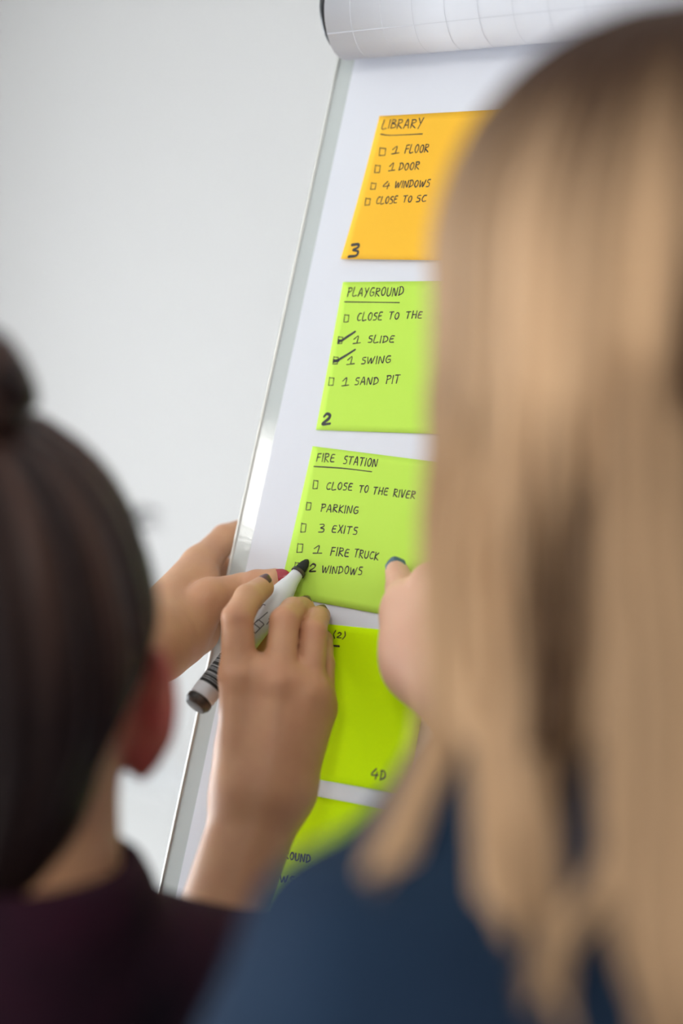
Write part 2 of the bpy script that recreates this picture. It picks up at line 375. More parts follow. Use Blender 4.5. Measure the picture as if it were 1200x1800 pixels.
class Note:
    def __init__(s, label, quad_px, material, lift, side=0.0):
        """quad: TL, TR, BL, BR in board millimetres"""
        s.q = [np.asarray(p, float) for p in quad_px]; s.lift = lift; s.side = side
        c = sum(s.q) / 4; s.root = thing('sticky_note', brd(c[0], c[1], .4), label, 'sticky note', 'sticky notes on the flip chart')
        n = 20; vs = []; fs = []
        for lay in (0, 1):
            for j in range(n + 1):
                for i in range(n + 1):
                    a, b = i / n, j / n
                    p = (s.q[0] * (1 - a) + s.q[1] * a) * (1 - b) + (s.q[2] * (1 - a) + s.q[3] * a) * b
                    vs.append(brd(p[0], p[1], s.dz(a, b) - .16 * lay))
        K = (n + 1) ** 2
        for j in range(n):
            for i in range(n):
                k = j * (n + 1) + i
                fs.append((k, k + n + 1, k + n + 2, k + 1)); fs.append((K + k, K + k + 1, K + k + n + 2, K + k + n + 1))
        rim = [i for i in range(n + 1)] + [(j) * (n + 1) + n for j in range(1, n + 1)] + [n * (n + 1) + i for i in range(n - 1, -1, -1)] + [j * (n + 1) for j in range(n - 1, 0, -1)]
        for a, b in zip(rim, rim[1:] + rim[:1]): fs.append((a, b, K + b, K + a))
        mesh('note_paper', vs, fs, material, s.root, True)
    def dz(s, a, b):
        b = min(max(b, 0), 1); a = min(max(a, 0), 1)
        return .45 + s.lift * max(0, (b - .25) / .75) ** 2.2 + s.side * max(0, (a - .5) / .5) ** 2 * max(0, b - .1)
    def ab(s, p):                                        # (approximate) inverse of the quad map
        e1 = s.q[1] - s.q[0]; e2 = s.q[2] - s.q[0]; M = np.array([e1, e2]).T
        return np.linalg.solve(M, np.asarray(p) - s.q[0])
    def at(s, p, up=.12):
        a, b = s.ab(p); return brd(p[0], p[1], s.dz(a, b) + up)
    def strokes(s, name, polys, wd, material=None, label=None):
        mb = MB()
        for P in polys:
            P = np.asarray(P, float)
            if len(P) > 2: P = spline(P, 5 * len(P))
            else: P = np.array([P[0] + (P[1] - P[0]) * t for t in np.linspace(0, 1, 6)])
            T = np.gradient(P, axis=0); T /= np.linalg.norm(T, axis=1)[:, None] + 1e-9
            Nn = np.stack([-T[:, 1], T[:, 0]], 1); n = len(P)
            ww = wd * .5 * (1 + .18 * np.sin(np.linspace(0, 5, n) + random.random() * 6))
            L_ = [s.at(P[i] + Nn[i] * ww[i]) for i in range(n)]; R_ = [s.at(P[i] - Nn[i] * ww[i]) for i in range(n)]
            mb.add(L_ + R_, [(i, i + 1, n + i + 1, n + i) for i in range(n - 1)])
            for e in (0, n - 1):
                mb.add([s.at(P[e] + ww[e] * np.array([math.cos(t), math.sin(t)]), .10) for t in np.arange(8) * math.pi / 4], [tuple(range(8))])
        return mb.build(name, material or M_ink, s.root, False, label)
    def text(s, name, runs, wd=.74, material=None, label=None):
        """runs: (string, start px, end px, cap height px) with the baseline given in the photo frame"""
        polys = []
        for (t, p0, p1, h) in runs:
            a = uv(*p0, .45); b = uv(*p1, .45)
            hm = h * np.linalg.norm(uv(p0[0], p0[1] - 10, .45) - a) / 10
            e = (b - a); Lw = np.linalg.norm(e); e /= Lw; up = np.array([e[1], -e[0]])
            wts = [G[ch][0] for ch in t]; gap = .26
            tot = sum(wts) + gap * (len(t) - 1); sx = Lw / max(tot, .2); x = 0
            for ch in t:
                j = random.uniform(-.05, .05); sy = hm * random.uniform(.94, 1.06)
                for st in G[ch][1]:
                    polys.append([a + e * (x + q[0]) * sx + up * (q[1] + j) * sy for q in st])
                x += G[ch][0] + gap
        return s.strokes(name, polys, wd, material, label)
    def box(s, c, wpx, hpx, lean=0.0):
        x, y = c; a, b = wpx / 2, hpx / 2
        P = [(x - a + 1, y - b), (x + a, y - b + .6), (x + a - 1.6, y + b - .4), (x - a - .6, y + b), (x - a + 1.2, y - b - 1)]
        P = [uv(*p, .45) for p in P]
        s.strokes('checkbox', [[P[i], P[i + 1]] for i in range(4)], .6)
    def line(s, name, pts, wd=.72, material=None, label=None):
        s.strokes(name, [[uv(*p, .45) for p in pts]], wd, material, label)

def dirn(p, q):
    d = uv(*q, .4) - uv(*p, .4); return d / np.linalg.norm(d)
def isect(p, d, q, e):
    t = np.linalg.solve(np.array([d, -e]).T, q - p); return p + d * t[0]
# orange note
tl, bl = uv(666.7, 204, .4), uv(602.3, 457.3, .4)
n1 = Note('orange sticky note headed LIBRARY near the top of the pad', [tl, tl + WN * dirn((666.7, 204), (863, 193.3)), bl, bl + WN * dirn((602.3, 457.3), (746.7, 459.3))], M_orange, 2.6)
n1.text('heading', [('LIBRARY', (671, 226), (741, 224), 15)]); n1.line('underline', [(669, 236), (688, 238), (742, 235.5)])
c = lambda ox, oy, x, y: (ox + x / 3, oy + y / 3)
O = (550, 170)
for (q, wd, hh) in (((367, 291), 11, 13), ((341, 382), 9.5, 13), ((320, 473), 9, 11), ((291, 556), 9, 12)): n1.box(c(*O, *q), wd, hh)
n1.text('list_line', [('1', c(*O, 413, 303), c(*O, 445, 300), 12.5), ('FLOOR', c(*O, 484, 298), c(*O, 605, 292), 13.5)])
n1.text('list_line', [('1', c(*O, 398, 392), c(*O, 424, 390), 12.5), ('DOOR', c(*O, 452, 390), c(*O, 556, 385), 12.5)])
n1.text('list_line', [('4', c(*O, 368, 489), c(*O, 400, 487), 13), ('WINDOWS', c(*O, 432, 482), c(*O, 612, 477), 12)])
n1.text('list_line', [('CLOSE', c(*O, 335, 568), c(*O, 442, 563), 12), ('TO', c(*O, 475, 560), c(*O, 520, 557), 11.5), ('SC', c(*O, 546, 557), c(*O, 596, 553), 12)])
n1.text('note_number', [('3', c(*O, 200, 850), c(*O, 244, 848), 23)], 1.9, M_inkfat)
# playground note
tl, bl = uv(602.7, 495.7, .4), uv(556, 756, .4)
n2 = Note('lime sticky note headed PLAYGROUND, with two boxes ticked', [tl, tl + WN * dirn((602.7, 495.7), (746.7, 494.3)), bl, bl + WN * dirn((556, 756), (746.7, 762.7))], M_lime, .7)
O = (480, 480)
n2.text('heading', [('PLAYGROUND', c(*O, 392, 122), c(*O, 682, 120), 14.5)]); n2.line('underline', [c(*O, 377, 152), c(*O, 520, 154), c(*O, 665, 156)])
for (q, wd, hh) in (((387, 240), 8.5, 12.5), ((354, 355), 8.5, 12), ((330, 462), 9, 12.5), ((308, 573), 9, 13.5)): n2.box(c(*O, *q), wd, hh)
n2.text('list_line', [('CLOSE', c(*O, 442, 251), c(*O, 570, 249), 13.5), ('TO', c(*O, 608, 244), c(*O, 660, 243), 12), ('THE', c(*O, 698, 240), c(*O, 782, 238), 11.5)])
n2.text('list_line', [('1', c(*O, 420, 373), c(*O, 452, 371), 12.5), ('SLIDE', c(*O, 500, 368), c(*O, 634, 366), 12)])
n2.text('list_line', [('1', c(*O, 387, 483), c(*O, 420, 481), 13), ('SWING', c(*O, 466, 480), c(*O, 617, 474), 12.5)])
n2.text('list_line', [('1', c(*O, 361, 595), c(*O, 392, 593), 13), ('SAND', c(*O, 432, 590), c(*O, 552, 589), 12.5), ('PIT', c(*O, 597, 584), c(*O, 664, 583), 14)])
n2.line('check_mark', [c(*O, 345, 352), c(*O, 358, 358), c(*O, 385, 340), c(*O, 432, 309)], 1.5, M_inkfat)
n2.line('check_mark', [c(*O, 320, 458), c(*O, 334, 463), c(*O, 375, 440), c(*O, 432, 404)], 1.5, M_inkfat)
n2.line('check_mark', [c(*O, 346, 362), c(*O, 352, 357), c(*O, 364, 356)], 1.9, M_inkfat)
n2.line('check_mark', [c(*O, 320, 469), c(*O, 328, 464), c(*O, 344, 462)], 1.9, M_inkfat)
n2.text('note_number', [('2', c(*O, 262, 800), c(*O, 300, 799), 19)], 1.9, M_inkfat)
# fire station note
tl = uv(549.3, 784.3, .4); dl = dirn((549.3, 784.3), (499.3, 1006.7)); bd = dirn((560, 1059), (675, 1080.7))
bl = isect(tl, dl, uv(560, 1059, .4), bd)
n3 = Note('lime sticky note headed FIRE STATION, under the marker tip', [tl, tl + WN * dirn((549.3, 784.3), (743.3, 809)), bl, bl + (WN + 2) * bd], M_lime, .7)
O = (460, 760)
n3.text('heading', [('FIRE', c(*O, 288, 155), c(*O, 380, 158), 14), ('STATION', c(*O, 430, 165), c(*O, 604, 183), 14)]); n3.line('underline', [c(*O, 275, 180), c(*O, 430, 190), c(*O, 580, 208)])
for (q, wd, hh) in (((284, 276), 8.5, 14.5), ((248, 390), 8.5, 13), ((221, 504), 9, 15), ((203, 611), 10, 15)): n3.box(c(*O, *q), wd, hh)
n3.box(c(*O, 188, 706), 8.5, 12)
n3.text('list_line', [('CLOSE', c(*O, 340, 300), c(*O, 474, 306), 13), ('TO', c(*O, 512, 315), c(*O, 558, 319), 12.5), ('THE', c(*O, 585, 325), c(*O, 660, 333), 12.5), ('RIVER', c(*O, 693, 338), c(*O, 804, 351), 12.5)])
n3.text('list_line', [('PARKING', c(*O, 313, 416), c(*O, 506, 428), 13)])
n3.text('list_line', [('3', c(*O, 299, 526), c(*O, 327, 527), 14.5), ('EXITS', c(*O, 370, 528), c(*O, 500, 540), 13)])
n3.text('list_line', [('1', c(*O, 270, 636), c(*O, 308, 638), 13.5), ('FIRE', c(*O, 363, 648), c(*O, 457, 657), 14), ('TRUCK', c(*O, 486, 658), c(*O, 612, 673), 13.5)])
n3.text('list_line', [('2', c(*O, 252, 733), c(*O, 283, 734), 13), ('2', c(*O, 254, 732), c(*O, 284, 735), 13), ('WINDOWS', c(*O, 319, 742), c(*O, 527, 753), 13)])
# deep lime notes below
rd = dirn((721.3, 1397.5), (746.3, 1243.8)); td = dirn((580, 1097.5), (673.8, 1107)); bd = dirn((570.8, 1371.9), (720.5, 1398))
tr = isect(uv(580, 1097.5, .4), td, uv(721.3, 1397.5, .4), rd); br = uv(720.5, 1398, .4)
n4 = Note('deeper lime sticky note marked 4D, beside the writing hand', [tr - WN * td, tr, br - WN * bd, br], M_lime2, 1.0, 5.0)
n4.text('heading', [('(', (586, 1121), (589, 1121), 11), ('2', (592, 1121), (599, 1122), 9), (')', (602, 1122), (605, 1123), 11)]); n4.line('underline', [(560, 1132), (580, 1134.5), (596, 1136)], 1.1)
n4.text('note_number', [('4', (654.5, 1368), (666, 1370), 18), ('D', (671.5, 1370), (680, 1371), 17)], 1.0)
td = dirn((541, 1397), (676, 1422)); pd = np.array([-td[1], td[0]])
tl = uv(541, 1397, .4) - td * (uv(541, 1397, .4)[0] - 50)
n5 = Note('deeper lime sticky note under the writing arm, its first words hidden', [tl, tl + S * td, tl + S * pd, tl + S * pd + S * td], M_lime2, 1.0)
O5 = lambda x, y: (460 + x * .15, 1380 + y * .15)
n5.text('heading', [('N', O5(440, 268), O5(496, 272), 13)]); n5.line('underline', [O5(380, 318), O5(490, 334)], 1.1)
n5.text('list_line', [('R', O5(340, 595), O5(385, 603), 14)])
n5.text('list_line', [('ROUND', O5(268, 858), O5(560, 905), 13)], 1.0)
n5.text('list_line', [('OWS', O5(140, 1135), O5(370, 1150), 12)], 1.0)

# ------------------------------------------------------------------ the marker
tipw = Bd(541, 984, .9); tailw = C(342, 1243, .886)
ax = tailw - tipw; LM = np.linalg.norm(ax); ax /= LM
mk = thing('whiteboard_marker', tailw, 'white barrelled marker with a black tip, held in the writing hand', 'marker')
MB().lathe(tipw, ax, [(0, .0006), (.0012, .0018), (.004, .0030), (.0075, .0036), (.0105, .0037)], 24).build('felt_tip', M_felt, mk, True)
MB().lathe(tipw, ax, [(.0100, .0040), (.0102, .0048), (.0122, .0050), (.0124, .0044)], 32).build('tip_collar', M_tail, mk, True)
cutl = LM - .0066
barrel = [(.0123, .0040), (.0135, .0043), (.0175, .0047), (.0215, .0056), (.0225, .0060), (.026, .0068), (.0305, .0077), (.0335, .0083), (.040, .0085), (cutl - .001, .0085), (cutl, .0083)]
brl = MB().lathe(tipw, ax, barrel, 40).build('barrel', M_barrel, mk, True)
MB().lathe(tipw, ax, [(cutl, .0080), (cutl + .0006, .0086), (cutl + .0036, .0086), (cutl + .0044, .0080), (cutl + .0052, .0074), (LM - .0004, .0070), (LM, .0060)], 40).build('end_cap', M_tail, mk, True)
ce = np.cross(ax, -CW[:, 2]); ce /= np.linalg.norm(ce); cg = np.cross(ce, ax)          # cg faces the viewer's side
if np.dot(cg, CW[:, 2]) > 0: cg = -cg
def on_barrel(h, ang, r=.00862): return tipw + ax * h + (cg * math.cos(ang) + ce * math.sin(ang)) * r
bars = MB(); h = LM - .0150
for wd, gp in ((2.4, .35), (1.0, .3), (1.8, .3), (.7, .6), (2.2, .3), (.8, .3), (1.4, .5), (2.8, .35), (.8, .4), (1.6, .3), (1.0, .35), (2.0, .5), (1.0, .3), (1.6, .4), (.8, .3)):
    h2 = h - wd / 1000; n = 24; A0, A1 = -1.25, 1.25
    an = np.linspace(A0, A1, n)
    bars.add([on_barrel(h, a) for a in an] + [on_barrel(h2, a) for a in an], [(i, i + 1, n + i + 1, n + i) for i in range(n - 1)])
    h = h2 - gp / 1000
bars.build('barcode', M_felt, brl, True, 'black printed bars')
pr = MB()
def pstroke(pts, wd=.00035):
    P = spline([np.array(p, float) for p in pts], 8 * len(pts)) if len(pts) > 2 else np.array([np.array(pts[0]) + (np.array(pts[1]) - np.array(pts[0])) * t for t in np.linspace(0, 1, 8)])
    T = np.gradient(P, axis=0); T /= np.linalg.norm(T, axis=1)[:, None] + 1e-9
    N_ = np.stack([-T[:, 1], T[:, 0]], 1) * wd; n = len(P)
    f = lambda q: on_barrel(q[0], q[1] / .0086)
    pr.add([f(P[i] + N_[i]) for i in range(n)] + [f(P[i] - N_[i]) for i in range(n)], [(i, i + 1, n + i + 1, n + i) for i in range(n - 1)])
hb = .050
for st in ([(0, .0), (.010, -.002)], [(.008, -.002), (.018, -.003)], [(.008, .003), (.016, .002)], [(.008, -.002), (.008, .003)], [(.012, -.0024), (.012, .0026)], [(.0165, -.0028), (.0165, .0022)],
           [(.003, .003), (.003, .006)], [(.003, .0045), (.007, .0045)], [(.001, .006), (.001, .0075)], [(-.003, -.006), (.001, -.006)], [(-.003, -.006), (-.003, -.004)]):
    pstroke([(hb + a, -b) for a, b in st])
pr.build('printed_marks', M_print, brl, True, 'small grey printed marks')

# ------------------------------------------------------------------ implicit surfaces for bodies, hair and clothes (millimetres)
def smin(a, b, k):
    h = np.maximum(k - np.abs(a - b), 0) / k
    return np.minimum(a, b) - h * h * k * .25
def smax(a, b, k): return -smin(-a, -b, k)
def cone(P, a, b, ra, rb):
    a = np.asarray(a, float); b = np.asarray(b, float); ba = b - a
    t = np.clip(((P - a) @ ba) / max(ba @ ba, 1e-9), 0, 1)
    return np.linalg.norm(P - a - t[:, None] * ba, axis=1) - (ra + (rb - ra) * t)
def chain(P, pts):
    d = None
    for p, q in zip(pts[:-1], pts[1:]):
        e = cone(P, p[:3], q[:3], p[3], q[3]); d = e if d is None else smin(d, e, 2.0)
    return d
def ell(P, c, r):
    q = P - np.asarray(c, float); r = np.asarray(r, float)
    k0 = np.linalg.norm(q / r, axis=1); k1 = np.linalg.norm(q / (r * r), axis=1) + 1e-9
    return k0 * (k0 - 1) / k1
def union(ds, k):
    d = ds[0]
    for e in ds[1:]: d = smin(d, e, k)
    return d
def surf(f, lo, hi, h):
    """surface net of f=0 inside a box; only blocks near the surface are evaluated"""
    lo = np.asarray(lo, float); hi = np.asarray(hi, float); st = 8
    nb = np.ceil((hi - lo) / (h * st)).astype(int); n = nb * st
    cx = [lo[i] + (np.arange(nb[i]) + .5) * st * h for i in range(3)]
    cp = np.stack(np.meshgrid(*cx, indexing='ij'), -1).reshape(-1, 3)
    cd = f(cp).reshape(nb)
    near = np.abs(cd) < st * h * 1.25
    Gd = np.ones(n + 1, np.float32) * 1e3
    sg = np.where(cd < 0, -1e3, 1e3).astype(np.float32)
    Gd[:n[0], :n[1], :n[2]] = np.repeat(np.repeat(np.repeat(sg, st, 0), st, 1), st, 2)
    mask = np.zeros(n + 1, bool)
    for b in np.argwhere(near):
        i, j, k = b * st; mask[i:i + st + 1, j:j + st + 1, k:k + st + 1] = True
    idx = np.argwhere(mask); val = np.empty(len(idx), np.float32)
    for s0 in range(0, len(idx), 400000):
        val[s0:s0 + 400000] = f(lo + idx[s0:s0 + 400000] * h)
    Gd[mask] = val
    neg = Gd < 0
    c8 = [neg[a:n[0] + a, b:n[1] + b, c_:n[2] + c_] for a in (0, 1) for b in (0, 1) for c_ in (0, 1)]
    cnt = sum(x.astype(np.int8) for x in c8); act = (cnt > 0) & (cnt < 8)
    ci = np.argwhere(act); vid = -np.ones(n, np.int64); vid[act] = np.arange(len(ci))
    offs = np.array([(a, b, c_) for a in (0, 1) for b in (0, 1) for c_ in (0, 1)])
    V8 = np.stack([Gd[ci[:, 0] + o[0], ci[:, 1] + o[1], ci[:, 2] + o[2]] for o in offs], 1)
    acc = np.zeros((len(ci), 3)); num = np.zeros(len(ci))
    for p in range(8):
        for q in range(p + 1, 8):
            if np.abs(offs[p] - offs[q]).sum() != 1: continue
            x = (V8[:, p] < 0) != (V8[:, q] < 0)
            t = np.where(x, V8[:, p] / np.where(x, V8[:, p] - V8[:, q], 1), 0)
            acc += np.where(x[:, None], offs[p] + t[:, None] * (offs[q] - offs[p]), 0); num += x
    V = lo + (ci + acc / num[:, None]) * h
    faces = []
    for axx in range(3):
        sl0 = [slice(1, n[i]) for i in range(3)]; sl0[axx] = slice(0, n[axx]); sl1 = list(sl0); sl1[axx] = slice(1, n[axx] + 1)
        A = neg[tuple(sl0)]; Bq = neg[tuple(sl1)]; e = np.argwhere(A != Bq)
        if not len(e): continue
        sgn = A[tuple(e.T)]; base = e + np.array([0 if i == axx else 1 for i in range(3)])
        b1, b2 = [i for i in range(3) if i != axx]
        def cell(o1, o2):
            q = base.copy(); q[:, b1] -= o1; q[:, b2] -= o2; return vid[tuple(q.T)]
        Q = np.stack([cell(1, 1), cell(0, 1), cell(0, 0), cell(1, 0)], 1)
        flip = sgn if axx != 1 else ~sgn
        Q[~flip] = Q[~flip][:, ::-1]
        faces.append(Q[(Q >= 0).all(1)])
    Fq = np.vstack(faces)
    for _ in range(2):
        e = h * .35; d0 = f(V); gr = np.stack([(f(V + np.eye(3)[i] * e) - d0) / e for i in range(3)], 1)
        g2 = np.maximum((gr ** 2).sum(1), .2); V = V - np.clip(d0 / g2, -h * .5, h * .5)[:, None] * gr
    return V, Fq

class Figure:
    """a standing person; every shape is given in millimetres relative to the middle of the head"""
    def __init__(s, head, yaw, name, label):
        s.h = np.asarray(head, float)
        fw = CW[:, 2] * [1, 1, 0]; fw /= np.linalg.norm(fw); rt = np.cross(fw, [0, 0, 1])
        a = math.radians(yaw)
        s.f = math.cos(a) * fw - math.sin(a) * rt; s.r = math.cos(a) * rt + math.sin(a) * fw
        s.B = np.stack([s.r, s.f, [0, 0, 1]], 1)
        s.floor = -s.h[2] * 1000
        base = s.W(np.array([[0, 0, s.floor]]))[0]; base[2] = 0
        s.root = thing(name, base, label, 'person')
    def W(s, P): return s.h + (np.asarray(P, float) / 1000) @ s.B.T
    def L(s, Pw): return ((np.asarray(Pw, float) - s.h) * 1000) @ s.B
    def pc(s, *rows):
        """rows (px, py, depth m, radius mm) -> local rows"""
        return [np.append(s.L(C(a, b, d)), r) for a, b, d, r in rows]
    def pb(s, *rows):
        return [np.append(s.L(Bd(a, b, d)), r) for a, b, d, r in rows]
    def put(s, name, f, lo, hi, h, material, tonef=None, label=None):
        V, Fq = surf(f, lo, hi, h)
        return mesh(name, s.W(V), Fq, material, s.root, True, tonef(V) if tonef else None, label)

def head(P, nx=0.0):
    cr = ell(P, (0, -4, 0), (72, 92, 92)); fa = ell(P, (0, 36, -46), (57, 55, 68)); ja = ell(P, (0, 46, -84), (43, 42, 32))
    d = smin(smin(cr, fa, 30), ja, 24)
    d = smin(d, cone(P, (0, 82, -106), (0, 84, -107), 13, 12), 16)
    d = smin(d, cone(P, (0, 88, -14), (0, 104, -50), 6, 10), 9)
    for x in (-1, 1):
        d = smin(d, cone(P, (x * 8, 92, -53), (x * 11, 94, -54), 7, 6), 5)
        d = smax(d, -(np.linalg.norm(P - [x * 31, 98, -16], axis=1) - 15), 10)
        d = smin(d, cone(P, (x * 14, 91, 2), (x * 44, 78, 2), 6, 6), 8)
    d = smin(d, ell(P, (0, 91, -76), (23, 8, 6)), 4); d = smin(d, ell(P, (0, 90, -86), (19, 8, 6)), 4)
    nk = smin(cone(P, (nx, -12, -55), (nx, -20, -150), 52, 57), cone(P, (nx, -20, -150), (0, -20, -200), 57, 80), 20)
    d = smin(d, nk, 18)
    for x in (-1, 1):                                   # ears
        Q = P - np.array([x * 71, -6, -36]); an = .48
        q = np.stack([Q[:, 0] * x * math.cos(an) + Q[:, 1] * math.sin(an), -Q[:, 0] * x * math.sin(an) + Q[:, 1] * math.cos(an), Q[:, 2]], 1)
        e = ell(q, (4, -9, 4), (6.5, 18, 27)); lobe = ell(q, (2, -3, -22), (6, 10, 12))
        e = smin(e, lobe, 8); cut = ell(q, (9, -8, 6), (5.5, 11, 18)); e = smax(e, -cut, 4)
        d = smin(d, e, 7)
    return d
def torso(P, sh_r, sh_l, grow=0.0, dz=0.0, trap=-158, lean=(0, 0, 0)):
    P0 = P; P = P - np.array([0, 0, dz])
    ch = ell(P, (0, -8 + lean[0], -310), (150 + grow, 100 + grow, 175)); be = ell(P, (0, lean[1], -470), (128 + grow, 92 + grow, 170)); pe = ell(P, (0, -8 + lean[2], -640), (150 + grow, 104 + grow, 130))
    d = smin(smin(ch, be, 60), pe, 60)
    P = P0
    for q in (sh_r, sh_l):
        x = 38 if q[0] > 0 else -38
        d = smin(d, cone(P, (x, -20, trap), q[:3], 36 + grow, q[3] + grow), 34)
    return d
def legs(P, floor, grow, y0=0.0):
    d = None; P = P - np.array([0, y0, 0])
    hz = -700
    for x in (-1, 1):
        e = chain(P, [(x * 80, -6, hz, 80 + grow), (x * 86, 12, (hz + floor) / 2, 56 + grow), (x * 92, -16, floor + 90, 42 + grow)])
        d = e if d is None else smin(d, e, 12)
    return smin(d, ell(P, (0, -8, -640), (150 + grow, 104 + grow, 120)), 40)
def shoes(P, floor, y0=0.0):
    d = None; P = P - np.array([0, y0, 0])
    for x in (-1, 1):
        e = smin(chain(P, [(x * 92, -40, floor + 42, 38), (x * 96, 40, floor + 36, 36), (x * 100, 120, floor + 28, 30)]), cone(P, (x * 92, -18, floor + 50), (x * 92, -16, floor + 110), 36, 40), 12)
        d = e if d is None else np.minimum(d, e)
    return smax(d, -(P[:, 2] - floor), 3)
def wrinkle(P, a):
    return a * (np.sin(P[:, 0] * .045 + np.sin(P[:, 2] * .03) * 2 + P[:, 1] * .03) + .6 * np.sin(P[:, 2] * .09 + P[:, 0] * .05) + .4 * np.sin(P[:, 1] * .11 - P[:, 2] * .07))
def bounds(rows, pad):
    A = np.array([r[:3] for r in rows]); R_ = max(r[3] for r in rows)
    return A.min(0) - R_ - pad, A.max(0) + R_ + pad
def hand_sdf(P, palm, fingers, k=6.0, kp=12.0):
    pl = union([chain(P, c) for c in palm], kp)
    d = None
    for fg in fingers:
        e = smin(pl, chain(P, fg), k); d = e if d is None else smin(d, e, 1.2)
    return d
def rest_hand(fig, wrist, dirv, side, nrm):
    """a relaxed open hand hanging from a wrist (millimetres): palm and fingers for hand_sdf"""
    w_ = np.asarray(wrist, float); d = np.asarray(dirv, float); d /= np.linalg.norm(d)
    n_ = np.asarray(nrm, float); n_ -= d * (n_ @ d); n_ /= np.linalg.norm(n_); e = np.cross(d, n_) * side
    palm = []; fingers = []
    for i, (o, ln, r) in enumerate(((-30, 88, 9), (-10, 96, 9.3), (11, 90, 8.8), (30, 72, 7.8))):
        k = w_ + d * (88 - abs(i - 1) * 4) + e * o
        palm.append([np.append(w_ + e * o * .6, 14), np.append(k, r + 2.5)])
        p1 = k + d * ln * .42 + n_ * 8; p2 = p1 + d * ln * .28 + n_ * 14; p3 = p2 + d * ln * .16 + n_ * 15
        fingers.append([np.append(k, r + 1.5), np.append(p1, r), np.append(p2, r * .9), np.append(p3, r * .78)])
    t0 = w_ + d * 22 - e * 22 + n_ * 8
    fingers.append([np.append(t0, 15), np.append(t0 + d * 34 - e * 22 + n_ * 12, 11.5), np.append(t0 + d * 62 - e * 26 + n_ * 20, 10), np.append(t0 + d * 84 - e * 22 + n_ * 26, 8)])
    return palm, fingers
def nail(fig, name, c, axis, nrm, wd, ln, material, th=.9, curve=.55):
    """curved nail plate; c, axis and nrm in local millimetres"""
    a = np.asarray(axis, float); a /= np.linalg.norm(a); n_ = np.asarray(nrm, float); n_ -= a * (n_ @ a); n_ /= np.linalg.norm(n_); e = np.cross(a, n_)
    N = 12; vs = []; fs = []
    for lay in (0, 1):
        for j in range(N + 1):
            for i in range(N + 1):
                u = i / N * 2 - 1; v = j / N
                half = wd / 2 * (1 - .75 * abs(v * 2 - 1) ** 3.5 * .35)
                z = -curve * wd / 2 * (u * u) * .75 - .10 * ln * (v - .4) ** 2 * 2
                vs.append(c + a * (v - .5) * ln + a * (-(u * u) * ln * .14 * (1 if v > .5 else -1)) * abs(v - .5) * 2 + e * u * half + n_ * (z - th * lay))
    K = (N + 1) ** 2
    for j in range(N):
        for i in range(N):
            k = j * (N + 1) + i; fs.append((k, k + 1, k + N + 2, k + N + 1)); fs.append((K + k, K + k + N + 1, K + k + N + 2, K + k + 1))
    rim = list(range(N + 1)) + [j * (N + 1) + N for j in range(1, N + 1)] + [N * (N + 1) + i for i in range(N - 1, -1, -1)] + [j * (N + 1) for j in range(N - 1, 0, -1)]
    for p, q in zip(rim, rim[1:] + rim[:1]): fs.append((p, K + p, K + q, q))
    mesh(name, fig.W(np.array(vs)), fs, material, fig.root, True)
def cam_dir(fig, x, y, z): return (CW @ np.array([x, y, z], float)) @ fig.B
def join_body(fig, parts, material, tonef):
    V = np.vstack([p[0] for p in parts]); off = 0; fs = []
    for v, f in parts: fs.append(f + off); off += len(v)
    return mesh('body', fig.W(V), np.vstack(fs), material, fig.root, True, tonef(V))
def spots(V, pts):
    t = np.zeros(len(V))
    for (p, r, a) in pts: t = np.maximum(t, a * np.exp(-((V - np.asarray(p)[:3]) ** 2).sum(1) / (r * r)))
    return t

# ------------------------------------------------------------------ person writing at the board
A = Figure(C(-40, 1105, .640), 14, 'person', 'person with dark hair in a bun, writing on the flip chart with a marker')
LEAN_A = (48, 38, 8); shR = np.array([148, 18, -210, 48.]); shL = np.array([-150, 10, -185, 50.])
elR = A.pc((345, 2080, .80, 38))[0]; elL = A.pc((-190, 1640, .735, 38))[0]
# right hand (holding the marker)
wrR = A.pc((424, 1392, .860, 14), (466, 1392, .857, 15), (508, 1390, .865, 14))
ix = A.pc((420, 1192, .874, 11.4), (417, 1087, .878, 9.8), (436, 1052, .894, 9.0), (461, 1033, .910, 7.5))
md = A.pc((490, 1205, .869, 10.6), (500, 1092, .884, 9.2), (515, 1073, .900, 8.3), (533, 1068, .916, 7.2))
rg = A.pc((541, 1222, .873, 10.0), (550, 1112, .890, 8.7), (556, 1089, .905, 7.8), (562, 1083, .918, 6.9))
pk = A.pc((564, 1250, .880, 8.8), (568, 1168, .894, 7.2), (567, 1140, .905, 6.5), (569, 1124, .916, 6.0))
th = A.pc((432, 1330, .872, 15), (424, 1235, .900, 12), (436, 1165, .924, 10), (466, 1100, .932, 8.4))
palmR = [[ix[0], wrR[0]], [md[0], wrR[1]], [rg[0], wrR[1]], [pk[0], wrR[2]], [th[0], wrR[0]], A.pc((432, 1176, .879, 8.5), (480, 1186, .877, 8.5)), A.pc((492, 1192, .876, 8), (545, 1210, .878, 8))]
foreR = [[wrR[0]] + A.pc((362, 1615, .832, 17.5)) + [elR], [wrR[2]] + A.pc((409, 1605, .838, 17)) + [elR], [wrR[1]] + A.pc((392, 1610, .826, 20)) + [elR]]
def handR(P):
    h_ = hand_sdf(P, palmR, [ix, md, rg, pk, th], 5.0, 16.0)
    fa = union([chain(P, c) for c in foreR], 10)
    d = smin(h_, fa, 12)
    for q, w_ in ((ix, wrR[0]), (md, wrR[1]), (rg, wrR[1] * .5 + wrR[2] * .5)):     # tendons and knuckle heads
        n_ = cam_dir(A, .0, -.15, -1.0)
        d = smin(d, cone(P, q[0][:3] + n_ * (q[0][3] - 4.5), q[0][:3] + n_ * (q[0][3] - 4.6) + cam_dir(A, 0, 4, 0), 5.2, 5.2), 6)
        d = smin(d, cone(P, q[0][:3] + n_ * (q[0][3] - 2.6), w_[:3] + n_ * 10, 2.2, 1.8), 7)
    return d
